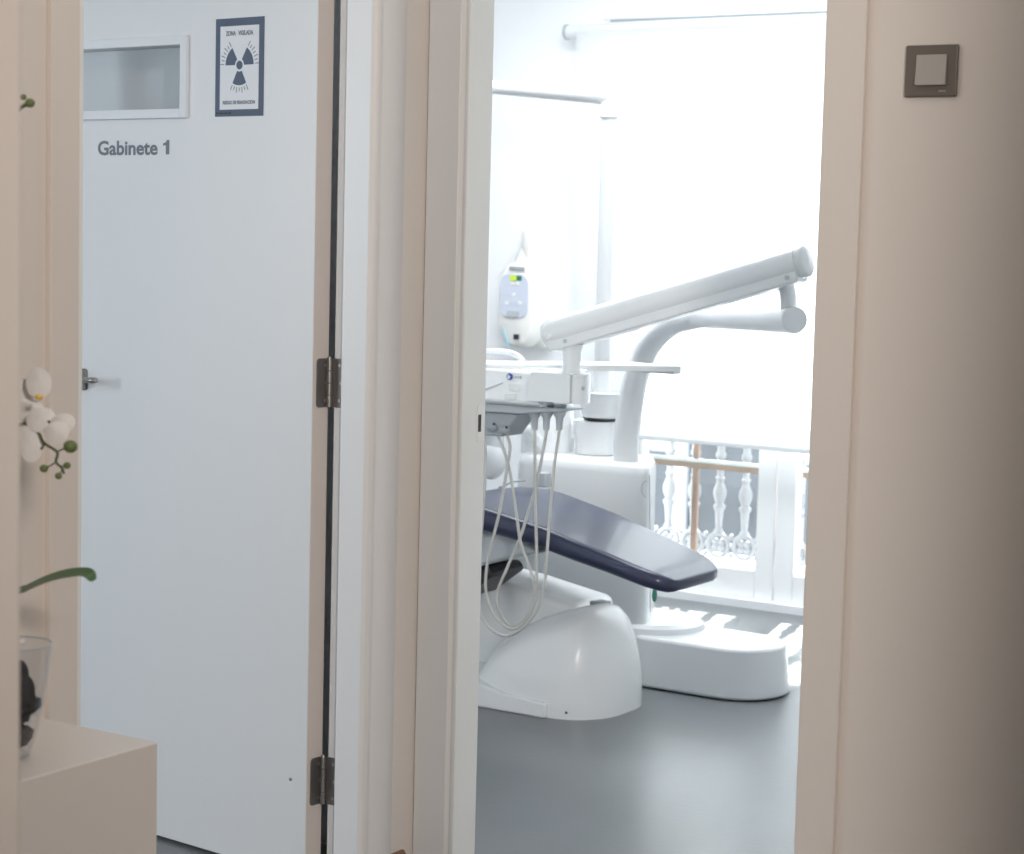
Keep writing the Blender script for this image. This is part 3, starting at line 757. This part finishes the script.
ztm, zbm = at(510, 371, 1.05).z, at(510, 405, 1.05).z
bm = bmesh.new()
prism(bm, [(1.07, ztm), (1.28, ztm), (1.28, zbm), (1.05, zbm), (1.035, zbm + .01)], Vector((bx0, 0, 0)), EY, EZ, EX, at(588, 390, 1.28).x - bx0)
body = obj('instrument_body', bm, 'plastic', du, bevel=.006, seg=3)
# underside wedge and holders
zu = at(510, 413, 1.08).z
bm = bmesh.new(); prism(bm, [(bx0, zbm - .001), (at(572, 405, 1.08).x, zbm - .001), (at(566, 408, 1.08).x, zbm - .008), (at(520, 411, 1.08).x, zu), (bx0, zu - .004)], Vector((0, 1.07, 0)), EX, EZ, EY, .085)
obj('under_tray', bm, 'pgrey', du, bevel=.004)
za_ = at(500, 413, 1.08).z; zl_ = at(500, 437, 1.08).z
bm = bmesh.new(); prism(bm, [(bx0 + .05, za_), (at(517, 413, 1.08).x, za_), (at(514, 417, 1.08).x, za_ - .01), (at(500, 436, 1.08).x, zl_), (bx0 + .05, zl_ - .002)], Vector((0, 1.09, 0)), EX, EZ, EY, .10)
obj('holder_block', bm, 'dgrey', du, bevel=.004)
bm = bmesh.new()
for (x, y) in ((492, 427), (504.5, 430)):
    e = at(x, y, 1.085); ball(bm, e, .016, (1, .7, .8), None, 3)
obj('hose_socket', bm, 'dgrey', du, smooth=True)
for (x, y) in ((494, 424), (506.5, 427.5)):
    bm = bmesh.new(); ball(bm, at(x, y, 1.068), .0035); obj('socket_screw', bm, 'black', du)
# buttons, logo, grip on the body front
fo = Vector((0, 1.046, 0))
bm = bmesh.new()
for (x0, x1, y0, y1) in ((510.5, 521.5, 383, 390), (509.5, 520, 393, 398.5)):
    a = at(x0, y1, 1.05); b = at(x1, y0, 1.05); yy = 1.07 - (ztm - (a.z + b.z) / 2) * .60
    prism(bm, rrect(a.x, b.x, a.z, b.z, .006), Vector((0, yy, 0)), EX, EZ, -EY, .004)
obj('key_pad', bm, 'plastic', body, bevel=.001)
def onbody(x, y):  # point on the slanted front
    p = at(x, y, 1.055); return p
q = onbody(510, 376.5); yy = 1.058
bm = bmesh.new(); prism(bm, [(.0088 * math.cos(2 * PI * k / 20), .0095 * math.sin(2 * PI * k / 20)) for k in range(20)], Vector((q.x, yy - .003, q.z)), EX, EZ, -EY, .003)
obj('logo_disc', bm, 'logoblue', body)
bm = bmesh.new(); prism(bm, [(-.006, -.005), (.005, .001), (-.001, .002), (-.004, .007)], Vector((q.x, yy - .0062, q.z)), EX, EZ, -EY, .001); prism(bm, [(-.0075, -.004), (-.002, -.007), (.004, -.003), (-.002, -.002)], Vector((q.x, yy - .0062, q.z)), EX, EZ, -EY, .001)
obj('logo_mark', bm, 'whiteprint', body)
bm = bmesh.new(); q2 = onbody(518, 377)
for k, (w, h) in enumerate(((.003, .004), (.002, .006), (.004, .008))): bx(bm, q2.x - .007 + k * .007, q2.x - .007 + k * .007 + w, yy - .006, yy - .003, q2.z - h / 2, q2.z + h / 2)
obj('logo_text', bm, 'dgrey', body)
a, b = onbody(478, 393), onbody(505, 382.5); a.y = 1.04; b.y = 1.045
obj('front_rail', T([a, b], .0022, 8), 'pgrey', body)
# tray board on top, behind the post
tz = at(500, 367, 1.12).z
TL, TR, TB = atZ(486, 367, tz), atZ(682, 369, tz), None
tu = (TR - TL).normalized(); TL = TL - tu * .28; tv = Vector((-tu.y, tu.x, 0))
TB = TR + tv * .16; TB = TB - tu * .095
bm = bmesh.new(); rings = [[(p[0], p[1], z) for p in rpoly([TL.xy, TR.xy, TB.xy, (TL + tv * .16).xy], .006, 3)] for z in (tz - .008, tz + .008)]
loft(bm, rings)
tray = obj('tray_board', bm, 'plastic', du, bevel=.0012)
a = at(632, 376, 1.25)
obj('tray_runner', boxes((bx1, a.x, TL.y + .03 + (a.x - TL.x) * tu.y / tu.x, TL.y + .07 + (a.x - TL.x) * tu.y / tu.x, tz - .017, tz - .0085)), 'plastic', du, bevel=.001)
obj('body_riser', boxes((bx0 + .10, bx1 - .02, 1.15, 1.24, ztm, max(ztm + .003, tz - .0085))), 'plastic', du)
a = at(478, 352, 1.3); b = at(520, 356, 1.3); bm = tube(bmesh.new(), catmull([a, at(500, 352, 1.3), at(515, 355, 1.3), (at(523, 362, 1.3))], 5), .010, 12); obj('tray_handle', bm, 'plastic', du, smooth=True)
# connectors
con = [(535, 1.07), (547, 1.07), (560, 1.07)]
for (x, Y) in con:
    c = at(x, 405, Y + .03); c2 = at(x - .2, 416, Y + .03); c3 = at(x - .4, 430, Y + .03)
    bm = bmesh.new(); lathe(bm, [(.0085, c3.z - c.z), (.0105, c2.z - c.z - .006), (.0145, c2.z - c.z), (.0175, c2.z - c.z + .005), (.0185, 0.002)], c, 18)
    obj('hose_connector', bm, 'pgrey', du, smooth=True, ang=45)
H1 = [(534.6, 428), (534.7, 440), (535.4, 500), (536.5, 550), (536, 592), (528, 617), (513, 629), (496, 618), (486, 592), (488, 560), (500, 510), (507, 468), (510, 446), (505, 430)]
H2 = [(546.6, 428), (545, 440), (537, 482), (531, 503), (520, 538), (508, 566), (497, 594), (500, 613), (511, 626), (524, 620), (534, 600), (532, 575), (521, 544), (516, 510), (509, 468), (500, 440), (493, 428)]
H3 = [(559.6, 428), (558, 440), (554, 468), (551, 503), (547, 552), (544.5, 582), (538, 608), (525, 626), (508, 635.5), (492, 630), (480, 612), (477, 580), (482, 524), (485.5, 468), (485, 440), (484, 426)]
for H, Y in ((H1, 1.10), (H2, 1.10), (H3, 1.10)):
    n = len(H); pts = [at(x, y, Y + ({'1': .0}.get('x', 0)) - {id(H1): .02, id(H2): .0, id(H3): .045}[id(H)] * math.sin(PI * i / (n - 1))) for i, (x, y) in enumerate(H)]
    obj('hose', tube(bmesh.new(), catmull(pts, 6), .0043, 10), 'hose', du, smooth=True)
a = at(559, 424, 1.10); b = at(558, 431, 1.10)
obj('hose_band', T([a, b], .0062, 12), 'yellow', du, smooth=True)

# ================================================================== X-RAY UNIT ON THE FAR WALL
xq = at(514, 295, 3.1)
xr = empty('wall_xray_unit', (xq.x, 3.2, xq.z))
tag(xr, 'white wall mounted x-ray control unit with small yellow green display', 'x-ray unit')
def egg(cx, cz, rx, rzt, rzb, y0, y1, n=40, e=2.5):
    bm = bmesh.new(); rings = []
    for (yy, s) in ((y1, 1), ((y0 * .7 + y1 * .3), 1), (y0 * .9 + y1 * .1, .97), (y0, .88)):
        ring = []
        for k in range(n):
            a = 2 * PI * k / n; c_, s_ = math.cos(a), math.sin(a)
            ring.append((cx + s * rx * math.copysign(abs(c_) ** (2 / e), c_), yy, cz + s * (rzt if s_ > 0 else rzb) * math.copysign(abs(s_) ** (2 / e), s_)))
        rings.append(ring)
    loft(bm, rings); return bm
a = at(531, 300, 3.12); t_ = at(535, 240, 3.12).z; b_ = at(535, 350, 3.12).z
obj('wall_plate', egg(a.x, (t_ + b_) / 2, .095, (t_ - b_) / 2, (t_ - b_) / 2, 3.12, 3.199, e=2.6), 'plastic2', xr, smooth=True, ang=50)
cxr = at(515, 300, 3.04).x; t_ = at(515, 262, 3.04).z; b_ = at(515, 348, 3.04).z; czr = (t_ + b_) / 2
obj('control_body', egg(cxr, czr, .084, (t_ - b_) / 2, (t_ - b_) / 2, 3.04, 3.119, e=2.8), 'plastic2', xr, smooth=True, ang=50)
t_ = at(515, 274, 3.03).z; b_ = at(515, 318, 3.03).z
bm = bmesh.new(); prism(bm, rrect(cxr - .066, cxr + .062, b_, t_, .040, 8), Vector((0, 3.039, 0)), EX, EZ, -EY, .004); cpn = obj('control_panel', bm, 'lilac', xr, bevel=.001)
def px(x0, x1, y0, y1, name, m, dy=.0345, r=.003, par=None):
    a = at(x0, y1, 3.035); b = at(x1, y0, 3.035); bm = bmesh.new()
    prism(bm, rrect(a.x, b.x, a.z, b.z, min(r, abs(b.x - a.x) * .4, abs(b.z - a.z) * .4)), Vector((0, 3.0345, 0)), EX, EZ, -EY, .003); return obj(name, bm, m, par or cpn)
px(510.3, 516.8, 275.5, 280.5, 'display', 'lcd', r=.001); px(517, 521.8, 276, 280.6, 'display', 'lcdg', r=.001)
for (x, y) in ((514, 295), (507, 303), (520, 303), (513, 283), (518, 283)): px(x - 1.6, x + 1.6, y - 1.6, y + 1.6, 'button', 'plastic2', r=.004)
px(507, 519, 311, 317, 'start_button', 'pgrey', r=.008)
px(513.8, 519, 334.5, 339.3, 'power_socket', 'black', r=.001, par=xr)
px(509.5, 525, 267, 269.8, 'speaker_slot', 'dgrey', r=.001, par=xr)
bm = bmesh.new(); a = at(503, 328, 3.02); b = at(508.5, 347, 3.02); tube(bm, [a, b], .003, 8); obj('stylus', bm, 'blue', xr)
a = at(530, 233, 3.13); bm = bmesh.new(); lathe(bm, [(.022, -.095), (.030, -.06), (.037, -.05), (.037, .005), (.031, .016), (.012, .022)], (a.x, 3.14, a.z), 24); obj('arm_mount', bm, 'plastic2', xr, smooth=True, ang=50)

# ================================================================== LIGHTS
def area(name, loc, rot, sx, sy_, power, col):
    l = bpy.data.lights.new(name, 'AREA'); l.shape = 'RECTANGLE'; l.size = sx; l.size_y = sy_; l.energy = power; l.color = col
    o = bpy.data.objects.new(name, l); COL.objects.link(o); o.location = loc; o.rotation_euler = rot; return o
def aim(o, p): o.rotation_euler = (Vector(p) - Vector(o.location)).to_track_quat('-Z', 'Y').to_euler()
COOL = (.84, .93, 1.0); WARM = (1.0, .93, .875)
l = area('room_window_light', (-3.05, -3.4, 1.6), (0, 0, 0), 1.4, 1.5, 62, COOL); aim(l, (-.4, -.3, 1.2))
area('treatment_fill_light', (-.8, 1.85, HC - .02), (0, 0, 0), 1.8, .8, 58, (.93, .97, 1))  # unseen overhead fill, added to brighten the treatment room
area('hall_fill_light', (.55, -1.1, HC - .02), (0, 0, 0), .9, .9, 4.5, (1, .97, .94))  # unseen fill from above, added to lift the corridor's ambient light
s = bpy.data.lights.new('hall_spot', 'SPOT'); s.energy = 400; s.color = WARM; s.spot_size = math.radians(70); s.spot_blend = 1; s.shadow_soft_size = .22
so_ = bpy.data.objects.new('hall_spot', s); COL.objects.link(so_); so_.location = (3.6, -3.6, 2.2); aim(so_, (1.0, -.2, 1.2))
sun = bpy.data.lights.new('sun', 'SUN'); sun.energy = 27; sun.angle = math.radians(1.0); sun.color = (1, .98, .95)
su = bpy.data.objects.new('sun', sun); COL.objects.link(su); aim(su, (.25, -1, -.62)); su.location = (0, 8, 8)
w = bpy.data.worlds.new('World'); scene.world = w; w.use_nodes = True
bg = w.node_tree.nodes['Background']; bg.inputs[0].default_value = (.92, .96, 1, 1); bg.inputs[1].default_value = 4.8

# ================================================================== CAMERA
cd = bpy.data.cameras.new('camera'); cam = bpy.data.objects.new('camera', cd); COL.objects.link(cam)
cd.sensor_fit = 'HORIZONTAL'; cd.sensor_width = 36; cd.lens = F / 1024 * 36; cd.clip_start = .05; cd.clip_end = 200
Rw = Mi @ Matrix(((1, 0, 0), (0, -1, 0), (0, 0, -1)))
cam.matrix_world = Matrix.Translation(CAM) @ Rw.to_4x4()
cd.dof.use_dof = True; cd.dof.focus_distance = 4.4; cd.dof.aperture_fstop = 6.3
scene.camera = cam
vs_ = scene.view_settings; vs_.view_transform = 'Standard'; vs_.look = 'None'; vs_.gamma = 1; vs_.exposure = 0
vs_.use_curve_mapping = False
scene.cycles.use_denoising = True
scene.cycles.max_bounces = 10; scene.cycles.transparent_max_bounces = 12; scene.cycles.diffuse_bounces = 6
scene.cycles.sample_clamp_indirect = 8
